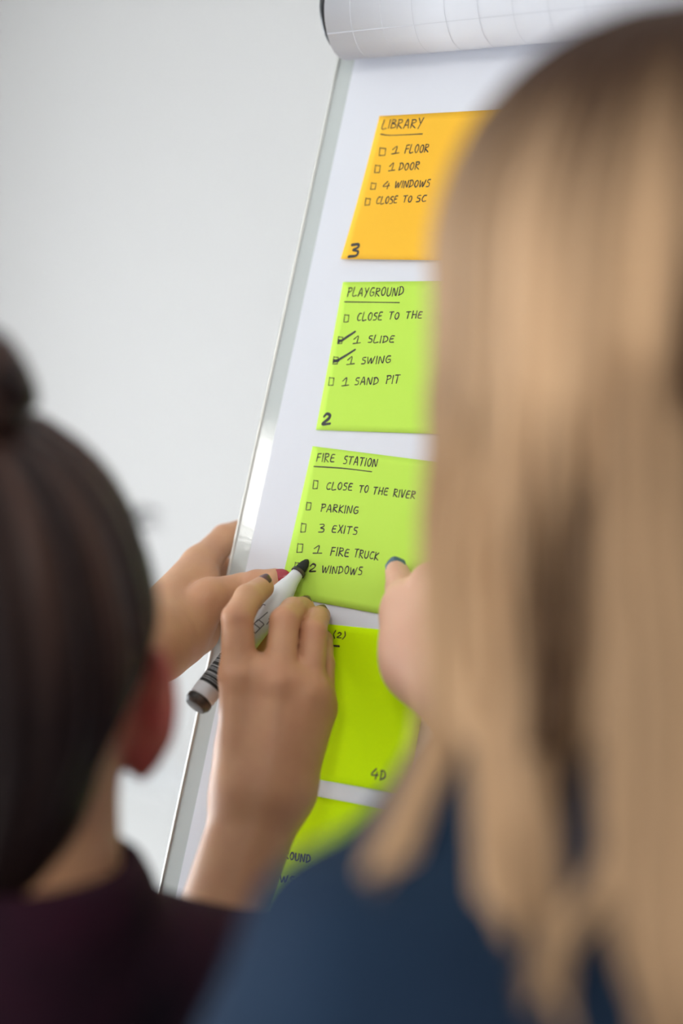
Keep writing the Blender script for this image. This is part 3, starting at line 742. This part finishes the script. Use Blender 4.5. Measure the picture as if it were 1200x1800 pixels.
# left hand (gripping the board edge)
wl_ = A.pc((262, 1108, .915, 15), (276, 1138, .914, 15))
lth = A.pc((318, 1108, .932, 16.5), (370, 1052, .944, 13.6)) + A.pb((425, 1037, 12.5, 11.2), (452, 1029, 10.8, 10.4), (483, 1021, 9.2, 8.3))
lix = A.pc((352, 992, .985, 12), (396, 947, 1.012, 10.5), (440, 930, 1.028, 9), (480, 940, 1.030, 7.8))
lmd = A.pc((346, 1022, .998, 11.5), (385, 1005, 1.028, 10), (445, 1000, 1.036, 8.8), (488, 1005, 1.026, 7.6))
lrg = A.pc((338, 1055, 1.0, 11), (375, 1050, 1.030, 9.5), (430, 1045, 1.040, 8.4), (468, 1050, 1.030, 7.2))
lpk = A.pc((330, 1090, .995, 10), (362, 1092, 1.022, 8.5), (405, 1090, 1.035, 7.2), (436, 1092, 1.028, 6.4))
palmL = [[lix[0], wl_[0]], [lmd[0], wl_[0]], [lrg[0], wl_[1]], [lpk[0], wl_[1]], [lth[0], wl_[1]], A.pc((285, 1140, .918, 14), (348, 1114, .960, 13.0)), A.pc((340, 1090, .955, 13), (352, 1030, .972, 11))]
foreL = [[wl_[0]] + A.pc((110, 1260, .84, 23)) + [elL], [wl_[1]] + A.pc((120, 1290, .84, 23)) + [elL]]
web = A.pc((348, 1004, .980, 8), (360, 1038, .962, 8))
def handL(P):
    h_ = hand_sdf(P, palmL, [lth, lix, lmd, lrg, lpk], 7.0, 14.0)
    h_ = smin(h_, chain(P, web), 10)
    d = smin(h_, union([chain(P, c) for c in foreL], 10), 12)
    return smin(d, np.linalg.norm(P - (lth[1][:3] + cam_dir(A, -.1, -.45, -.9) * 6), axis=1) - 9.0, 7)
def bodyA(P):
    d = smin(head(P, 11), torso(P, shR, shL, lean=LEAN_A), 20)
    d = smin(d, chain(P, [shR, elR]), 18); d = smin(d, chain(P, [shL, elL]), 18)
    d = smin(d, union([chain(P, [c[2], c[1]]) for c in foreR], 10), 12)
    d = smin(d, union([chain(P, [c[2], c[1]]) for c in foreL], 10), 12)
    return d
allr = [r for c in palmR + foreR + [ix, md, rg, pk, th] for r in c[:2]] + ix + md + rg + pk + th
lo, hi = bounds(allr, 6); pR = surf(handR, lo, hi, 1.3)
allr = [r for c in palmL + foreL for r in c[:2]] + lth + lix + lmd + lrg + lpk
lo, hi = bounds(allr, 6); pL = surf(handL, lo, hi, 1.4)
rows = [np.array([0, 0, 0, 110.]), shR, shL, elR, elL, np.array([0, 60, -640, 170.])] + [c[1] for c in foreR + foreL]
lo, hi = bounds([np.append(r[:3], 60.) if r[3] < 90 else r for r in rows], 10)
lo[2] = -760; hi[2] = 110; pB = surf(bodyA, lo, hi, 4.0)
flA = [(q[1], 8, .5) for q in (ix, md, rg)] + [(q[0], 15, .12) for q in (ix, md, rg)] + [(lth[1], 16, .25), (lth[3], 11, .3), (lpk[0], 26, .3),
       ((79, -22, -36), 24, 1.0), ((76, -18, -58), 24, 1.0), ((79, -20, -14), 22, .95), ((-79, -18, -40), 34, .9)] + [(q[3], 8, .3) for q in (ix, md, rg, pk)]  # ear red: backlight glowing through the ears, put into the skin colour
join_body(A, [pB, pR, pL], M_skinD, lambda V: spots(V, flA))
# fingernails
up = lambda x, y, z: cam_dir(A, x, y, z)
nail(A, 'fingernail', ix[3][:3] + up(.05, -.76, -.62) * 7.9 + up(.4, -.45, .7) * 1.8, up(.35, -.55, .75), up(-.02, -.76, -.64), 9.5, 10, M_mauve)
nail(A, 'fingernail', md[3][:3] + up(.15, -.90, -.34) * 7.7, up(.45, -.28, .85), up(.15, -.9, -.32), 9, 9.5, M_mauve)
nail(A, 'fingernail', rg[3][:3] + up(.15, -.88, -.36) * 7.5, up(.35, -.3, .88), up(.15, -.88, -.36), 8.5, 9, M_mauve)
nail(A, 'fingernail', pk[3][:3] + up(.2, -.9, .3) * 5.8, up(.3, -.2, .9), up(.2, -.9, -.15), 7, 7.5, M_mauve)
nail(A, 'fingernail', lth[4][:3] + up(.15, -.32, -.94) * 7.7 + up(.95, -.25, -.1) * -1.2, up(.95, -.25, -.25), up(.12, -.30, -.94), 12.5, 21, M_red)

# hair cap, bun and stray wisps
bunc = np.array([-6, -30, 113.])
def capA(P):
    d = ell(P, (0, -6, 0), (79.5, 100, 101))
    q = P - bunc; an = np.arctan2(q[:, 0], -q[:, 1]); rr = np.linalg.norm(q[:, :2], axis=1)
    d = d + (np.sin(an * 38 + np.sin(P[:, 2] * .05)) * .9 + np.sin(an * 17 + 1 + P[:, 2] * .02) * 1.2) * np.clip(rr / 40, 0, 1)
    d = smax(d, P[:, 1] - (62 - np.clip(-P[:, 2] + 20, 0, 70) * .95), 8)              # hairline at the temples
    d = smax(d, np.abs(P[:, 0]) * .87 - P[:, 2] * .5 - 68, 7)                          # swept up behind the ears
    nape = cone(P, (0, -34, -60), (0, -30, -112), 52, 40); nape = smax(nape, P[:, 1] + 22, 6)
    d = smin(d, nape, 14)
    d = smax(d, -(P[:, 2] + 118), 8)
    return d
def tA(V):
    q = V - bunc; an = np.arctan2(q[:, 0], -q[:, 1])
    return np.clip(.30 + .30 * np.sin(an * 13 + 2) + .25 * np.sin(an * 31), 0, 1) * np.clip(.3 + V[:, 2] / 90, 0.12, 1)
A.put('hair', capA, (-95, -120, -130), (95, 80, 115), 2.5, M_hairD, tA)
def bunA(P):
    q = P - bunc; rr = np.linalg.norm(q[:, :2], axis=1); an = np.arctan2(q[:, 1], q[:, 0])
    d = ell(P, bunc, (27, 27, 23)); d = smin(d, np.sqrt((rr - 16) ** 2 + (q[:, 2] + 6) ** 2) - 12, 8)
    return d + 1.4 * np.sin(an * 3 + rr * .45 + q[:, 2] * .25)
A.put('hair_bun', bunA, bunc - 50, bunc + 50, 2.0, M_hairD, lambda V: np.clip(.2 + .4 * np.sin(np.linalg.norm((V - bunc)[:, :2], axis=1) * .45 + 3 * np.arctan2((V - bunc)[:, 1], (V - bunc)[:, 0])), 0, 1))
wm = MB()
for k in range(46):
    an = random.uniform(-1.3, 1.3); z = random.uniform(-20, 85)
    p0 = np.array([math.sin(an) * 78 * math.sqrt(max(0, 1 - (z / 101) ** 2)), -6 - math.cos(an) * 98 * math.sqrt(max(0, 1 - (z / 101) ** 2)), z])
    nrm = p0 / np.array([79, 100, 101]) ** 2; nrm /= np.linalg.norm(nrm); tang = np.cross(nrm, [random.uniform(-1, 1), random.uniform(-1, 1), 1]); tang /= np.linalg.norm(tang)
    ln = random.uniform(12, 34)
    wm.tube(A.W(spline([p0 - nrm * 2, p0 + nrm * ln * .18 + tang * ln * .4, p0 + nrm * ln * .34 + tang * ln], 8)), np.linspace(.00025, .00006, 8), 4)
wm.build('hair_wisps', M_hairD, A.root, True, None, True); wm = MB()
for k in range(9):                                          # the small lock sticking out above the ear
    p0 = np.array([64 + random.uniform(-2, 2), -20 + random.uniform(-6, 6), 50 + random.uniform(-5, 5)])
    wm.tube(A.W(spline([p0, p0 + [6, -2, 5], p0 + [12 + random.uniform(0, 5), -3, random.uniform(2, 8)]], 8)), np.linspace(.0006, .0001, 8), 4)
wm.build('loose_lock', M_hairD, A.root, True, None, True)
# knit top
def shirtA(P):
    d = smax(smin(head(P, 11), torso(P, shR, shL, lean=LEAN_A), 20) - 7.5, P[:, 2] + 116, 4) + wrinkle(P, 1.0)
    hemR = (foreR[0][1][:3] * .5 + foreR[1][1][:3] * .5) * .78 + elR[:3] * .22; dirR = hemR - elR[:3]; dirR /= np.linalg.norm(dirR)
    slR = smin(chain(P, [np.append(shR[:3], 56), np.append(elR[:3], 46)]), chain(P, [np.append(elR[:3], 46), np.append(hemR, 36)]), 14) + wrinkle(P, 1.4)
    slR = smax(slR, (P - hemR) @ dirR - 6, 5)
    slL = smin(chain(P, [np.append(shL[:3], 56), np.append(elL[:3], 46)]), chain(P, [np.append(elL[:3], 46), np.append(foreL[0][1][:3] * .7 + elL[:3] * .3, 38)]), 14)
    d = smin(smin(d, slR, 16), slL, 16)
    nk = cone(P, (9, -16, -90), (9, -20, -132), 62, 62); d = smax(d, -np.maximum(nk, -(P[:, 2] + 122)), 5)
    qz = P[:, 2] + 118 - P[:, 1] * -.10; rr = np.sqrt((P[:, 0] - 9) ** 2 + (P[:, 1] + 20) ** 2)
    d = smin(d, np.sqrt((rr - 62) ** 2 + (qz * .5) ** 2) - 8.5, 12)
    return smax(d, -(P[:, 2] + 700), 4)
lo, hi = bounds([np.append(r[:3], 70.) for r in (shR, shL, elR, elL, foreR[0][1], foreR[1][1], foreL[0][1])], 12); lo[2] = min(lo[2], -720); hi[2] = max(hi[2], -80); lo = np.minimum(lo, [-190, -140, -720]); hi = np.maximum(hi, [190, 190, -80])
A.put('knit_top', shirtA, lo, hi, 4.0, M_shirtD)
def lower(fig, y0):
    fl = fig.floor
    tr = lambda P: smax(legs(P, fl, 12, y0) + wrinkle(P, 1.0), -(P[:, 2] - fl - 60), 3)
    fig.put('trousers', tr, (-220, -160 + y0, fl + 20), (220, 160 + y0, -500), 6.0, M_jeans)
    V, Fq = surf(lambda P: shoes(P, fl, y0), (-170, -110 + y0, fl - 8), (170, 190 + y0, fl + 180), 4.0)
    for sgn in (-1, 1):
        keep = (V[Fq[:, 0]][:, 0] * sgn) > 0; ids = np.unique(Fq[keep]); rm = -np.ones(len(V), int); rm[ids] = np.arange(len(ids))
        mesh('shoe', fig.W(V[ids]), rm[Fq[keep]], M_shoe, fig.root, True)
    for x in (-1, 1):
        V_, F_ = surf(lambda P: np.linalg.norm(P - [x * 31, 84, -16], axis=1) - 11.5, (x * 31 - 14, 70, -30), (x * 31 + 14, 98, -2), 2.0)
        mesh('eye', fig.W(V_), F_, M_eye, fig.root, True)
lower(A, 8)

# ------------------------------------------------------------------ person with long blonde hair
Bp = Figure(C(1205, 470, .530), 18, 'person', 'person with long blonde hair and a navy jacket, pointing at the notes')
sR = np.array([150, -10, -256, 46.]); sL = Bp.pc((695, 1800, .470, 46))[0]
eL = Bp.pc((225, 2420, .535, 38))[0]; wL = Bp.L(CAMW + CW @ np.array([.03, .42, .60])); wL = np.append(wL, 24)
eR = Bp.L(CAMW + CW @ np.array([.205, .335, .632])); eR = np.append(eR, 36)
wR = Bp.pb((862, 1300, 62, 21), (885, 1262, 62, 21))
bth = Bp.pb((742, 1165, 32, 17), (716, 1085, 24, 13.5), (706, 1035, 15, 10.2), (697, 1004, 9.0, 7.4))
bix = Bp.pb((835, 1026, 44, 12), (754, 1022, 32, 11.2), (744, 1042, 20, 9.8), (775, 1068, 12, 8.4))
bmd = Bp.pb((845, 1085, 46, 12), (768, 1078, 35, 11.5), (755, 1095, 20, 9.8), (780, 1115, 12, 8.4))
brg = Bp.pb((850, 1128, 46, 11.5), (775, 1126, 35, 11), (762, 1140, 20, 9.2), (785, 1155, 12, 8))
bpk = Bp.pb((850, 1168, 46, 10.5), (785, 1168, 34, 10), (772, 1178, 22, 8.4), (790, 1190, 14, 7.2))
palmB = [[bix[0], wR[1]], [bmd[0], wR[1]], [brg[0], wR[0]], [bpk[0], wR[0]], [bth[0], wR[0]], [bth[0], bth[1]], Bp.pb((728, 1115, 30, 15), (830, 1110, 46, 14)), Bp.pb((722, 1056, 24, 12), (775, 1052, 34, 13)), Bp.pb((740, 1165, 34, 18), (800, 1215, 48, 18))]
def handB(P):
    h_ = hand_sdf(P, palmB, [bth, bix, bmd, brg, bpk], 7, 18)
    return smin(h_, union([chain(P, [wR[0], eR]), chain(P, [wR[1], eR])], 10), 14)
pHL = rest_hand(Bp, wL[:3], wL[:3] - eL[:3], 1, (1, .2, 0))
def handB2(P): return smin(hand_sdf(P, *pHL, 6, 12), chain(P, [wL, np.append(wL[:3] * .5 + eL[:3] * .5, 30)]), 10)
def bodyB(P):
    d = smin(head(P), torso(P, sR, sL, 0, -35, -205, (0, -55, -165)), 20)
    d = smin(d, chain(P, [sR, eR]), 18); d = smin(d, chain(P, [sL, eL]), 18)
    d = smin(d, chain(P, [eL, wL]), 10); d = smin(d, chain(P, [eR, np.append(wR[0][:3] * .6 + eR[:3] * .4, 27)]), 10)
    return d
fr_ = bth + bix + bmd + brg + bpk + list(wR)
lo, hi = bounds(fr_, 30); p1 = surf(handB, lo, hi, 1.6)
lo, hi = bounds([r for c in pHL[0] + pHL[1] for r in c] + [wL, np.append(wL[:3] * .7 + eL[:3] * .3, 30)], 8); p2 = surf(handB2, lo, hi, 2.2)
lo, hi = bounds([np.append(r[:3], 60.) for r in (sR, sL, eL, wL, eR, wR[0])], 10); lo = np.minimum(lo, [-180, -230, -760]); hi = np.maximum(hi, [180, 130, 112])
p3 = surf(bodyB, lo, hi, 4.0)
join_body(Bp, [p3, p1, p2], M_skinB, lambda V: spots(V, [(bth[2], 12, .22), (bth[1], 16, .15), (bix[1], 14, .15)]))
ub = lambda x, y, z: cam_dir(Bp, x, y, z)
nail(Bp, 'fingernail', bth[3][:3] + ub(-.18, -.66, -.66) * 7.3 + ub(-.1, -.7, .7) * 1.5, ub(-.15, -.68, .68), ub(-.2, -.66, -.70), 13, 11, M_blue)
# jacket
def jackB(P):
    d = smax(smin(head(P), torso(P, sR, sL, 0, -35, -205, (0, -55, -165)), 20) - 12, P[:, 2] + 172, 6) + wrinkle(P, 1.6)
    hR = wR[0][:3] * .72 + eR[:3] * .28; dr = wR[0][:3] - eR[:3]; dr /= np.linalg.norm(dr)
    s1 = smin(chain(P, [np.append(sR[:3], 56), np.append(eR[:3], 48)]), chain(P, [np.append(eR[:3], 48), np.append(hR, 34)]), 14) + wrinkle(P, 1.6)
    s1 = smax(s1, (P - hR) @ dr, 4)
    hL = wL[:3] * .9 + eL[:3] * .1; dl_ = wL[:3] - eL[:3]; dl_ /= np.linalg.norm(dl_)
    s2 = smin(chain(P, [np.append(sL[:3], 54), np.append(eL[:3], 48)]), chain(P, [np.append(eL[:3], 48), np.append(hL, 34)]), 14) + wrinkle(P, 1.6)
    s2 = smax(s2, (P - hL) @ dl_, 4)
    d = smin(smin(d, s1, 18), s2, 18)
    d = smax(d, P[:, 2] + 176, 8)
    rr = np.sqrt(P[:, 0] ** 2 + (P[:, 1] + 20) ** 2)
    d = smin(d, np.sqrt((rr - 68) ** 2 + ((P[:, 2] + 182) * .55) ** 2) - 11, 12)
    return smax(d, -(P[:, 2] + 720), 4)
lo, hi = bounds([np.append(r[:3], 70.) for r in (sR, sL, eL, wL, eR, wR[0])], 12); lo = np.minimum(lo, [-200, -240, -740]); hi = np.maximum(hi, [200, 140, -100])
Bp.put('jacket', jackB, lo, hi, 4.5, M_jacket)
lower(Bp, -180)
# long hair: an under-layer over the scalp and many flat locks
HE = np.array([87, 95, 87.])
def capB(P):
    d = ell(P, (0, -4, 0), HE - 4)
    d = smax(d, P[:, 1] - (66 - np.clip(-P[:, 2] + 30, 0, 90) * .9), 8)
    return smax(d, -(P[:, 2] + 95), 8)
Bp.put('hair', capB, (-100, -115, -110), (100, 90, 105), 3.0, M_hairB, lambda V: np.clip(.75 + 0 * V[:, 0], 0, 1))
def tone_at(ph):                                         # lowlights by direction around the head (degrees from the back)
    ph = ph + 0.0
    t = .24
    for c0, wd, a in ((-50, 4, .25), (-27, 7, .62), (-1, 6, .6), (-88, 8, .30), (40, 8, .4), (75, 9, .4)): t += a * math.exp(-((ph - c0) / wd) ** 2)
    for c0, wd, a in ((-62, 6, -.10), (-41, 6, -.28), (-14, 5, -.28), (20, 8, -.2)): t += a * math.exp(-((ph - c0) / wd) ** 2)
    return t
hm = MB()
for layer, cntl in ((0, 130), (1, 150), (2, 170)):
    for k in range(cntl):
        ph = -155 + 310 * (k + random.random()) / cntl; a = math.radians(ph)
        g = 1.0 + layer * .030 + random.uniform(-.018, .018)
        ln = random.uniform(-190, -112) if ph < 8 else random.uniform(-260, -165)
        pts = []; els = []
        e0 = random.uniform(70, 86)
        for el_ in np.linspace(e0, -8, 9):
            ce_, se_ = math.cos(math.radians(el_)), math.sin(math.radians(el_))
            pts.append(np.array([math.sin(a) * HE[0] * ce_ * g, -4 - math.cos(a) * HE[1] * ce_ * g, HE[2] * se_ * g])); els.append(el_)
        q = pts[-1].copy(); sway = random.uniform(-8, 8); wav = random.uniform(-2.5, 2.5); inn = random.uniform(.83, .94)
        for i, z in enumerate(np.linspace(-38, ln, 6)):
            u_ = (-z - 15) / 200.
            pts.append(np.array([q[0] * (1 + (inn - 1) * u_) + sway * u_ * u_ + wav * math.sin(i * 1.7), (q[1] + 4) * (1 + (inn - 1.0) * u_) - 4 + 6 * u_, z])); els.append(-8 - 12 * (i + 1))
        P = spline(pts, 28); n = len(P); tt = np.linspace(0, 1, n)
        el = np.interp(tt * (len(els) - 1), np.arange(len(els)), els)
        rad = np.interp(tt, [0, .12, .5, .85, 1], [2.2, 3.6, 4.2, 2.6, .3]) * random.uniform(.7, 1.2) / 1000
        r0 = random.uniform(-10, 10); dip = 26 * math.exp(-((ph - 0) / 16.) ** 2)                  # the parting runs lower behind the crown
        root = np.clip((el - (-14 - dip) + r0) / 62., 0, 1); root = root * root * (3 - 2 * root)
        tn = tone_at(ph) + random.uniform(-.22, .22)
        low = 1.5 * math.exp(-((ph + 26) / 9.) ** 2) * np.clip((-el + 8) / 34, 0, 1) + .8 * math.exp(-((ph + 3) / 7.) ** 2) * np.clip((26 - el) / 20, 0, 1) * np.clip((el + 62) / 26, 0, 1)
        tone = np.clip(tn * (1 - root) + root * 1.05 + low, 0, 1)
        nr = np.stack([P[:, 0], P[:, 1], np.zeros(n)], 1); nr[:9, 2] = P[:9, 2]
        hm.tube(Bp.W(P), rad, 6, .6, tone, nr @ Bp.B.T)
def lock(rows, tone, cnt=7, spread=5.0):
    cnt = cnt * 3
    rows = np.array(rows, float)
    for k in range(cnt):
        off = np.array([random.gauss(0, 1) * spread, random.gauss(0, 1) * spread * .5, 0]); w1 = random.uniform(-3, 3)
        pts = []
        for i, r in enumerate(rows):
            p = Bp.L(C(r[0], r[1], r[2])); u_ = i / (len(rows) - 1)
            pts.append(p + off * (r[3] / rows[:, 3].max()) * (1.0 - .35 * u_) + np.array([w1 * math.sin(i * 2.1), 0, 0]))
        pts[-1] = pts[-1] + np.array([0, 0, random.uniform(-8, 24)])
        P = spline(pts, 22); tt = np.linspace(0, 1, 22)
        rad = np.interp(tt, np.linspace(0, 1, len(rows)), rows[:, 3]) * random.uniform(.26, .42) * np.interp(tt, [0, .25, .8, 1], [.1, 1, 1, .1]) / 1000
        hm.tube(Bp.W(P), rad, 7, .5, np.clip(tone + random.uniform(-.25, .25), 0, 1), -CW[:, 2])
lock([(815, 700, .520, 8), (808, 1000, .510, 9), (790, 1270, .490, 9), (742, 1400, .466, 7), (694, 1520, .450, 7), (660, 1650, .437, 6)], .30, 6, 4)
lock([(870, 700, .495, 8), (868, 1000, .490, 9), (872, 1290, .465, 9), (880, 1480, .450, 9), (885, 1600, .440, 9), (892, 1730, .432, 6)], .40, 5, 4)
lock([(930, 760, .472, 8), (928, 1050, .466, 8), (925, 1350, .452, 8), (955, 1560, .442, 7), (975, 1700, .436, 7), (985, 1850, .430, 6)], .42, 5, 3.5)
lock([(1150, 800, .446, 8), (1150, 1150, .438, 8), (1130, 1380, .430, 8), (1075, 1530, .425, 7), (1000, 1640, .425, 6), (925, 1760, .425, 4)], .42, 6, 4)
lock([(1120, 600, .446, 9), (1118, 900, .440, 9), (1115, 1200, .432, 10), (1120, 1450, .426, 10), (1150, 1650, .42, 10), (1160, 1900, .415, 9)], .38, 9, 6)
lock([(1180, 600, .445, 9), (1182, 900, .439, 9), (1190, 1200, .432, 10), (1195, 1450, .426, 10), (1200, 1650, .42, 10), (1205, 1900, .415, 9)], .45, 9, 6)
lock([(1020, 700, .46, 8), (1012, 1050, .453, 8), (1000, 1220, .448, 8), (985, 1320, .446, 7), (970, 1400, .446, 4)], .95, 6, 5)
lock([(850, 720, .50, 8), (850, 1100, .485, 9), (860, 1280, .468, 9), (900, 1400, .46, 5)], .30, 6, 5)
hl = hm.build('long_hair', M_hairB, Bp.root, True, None, True)
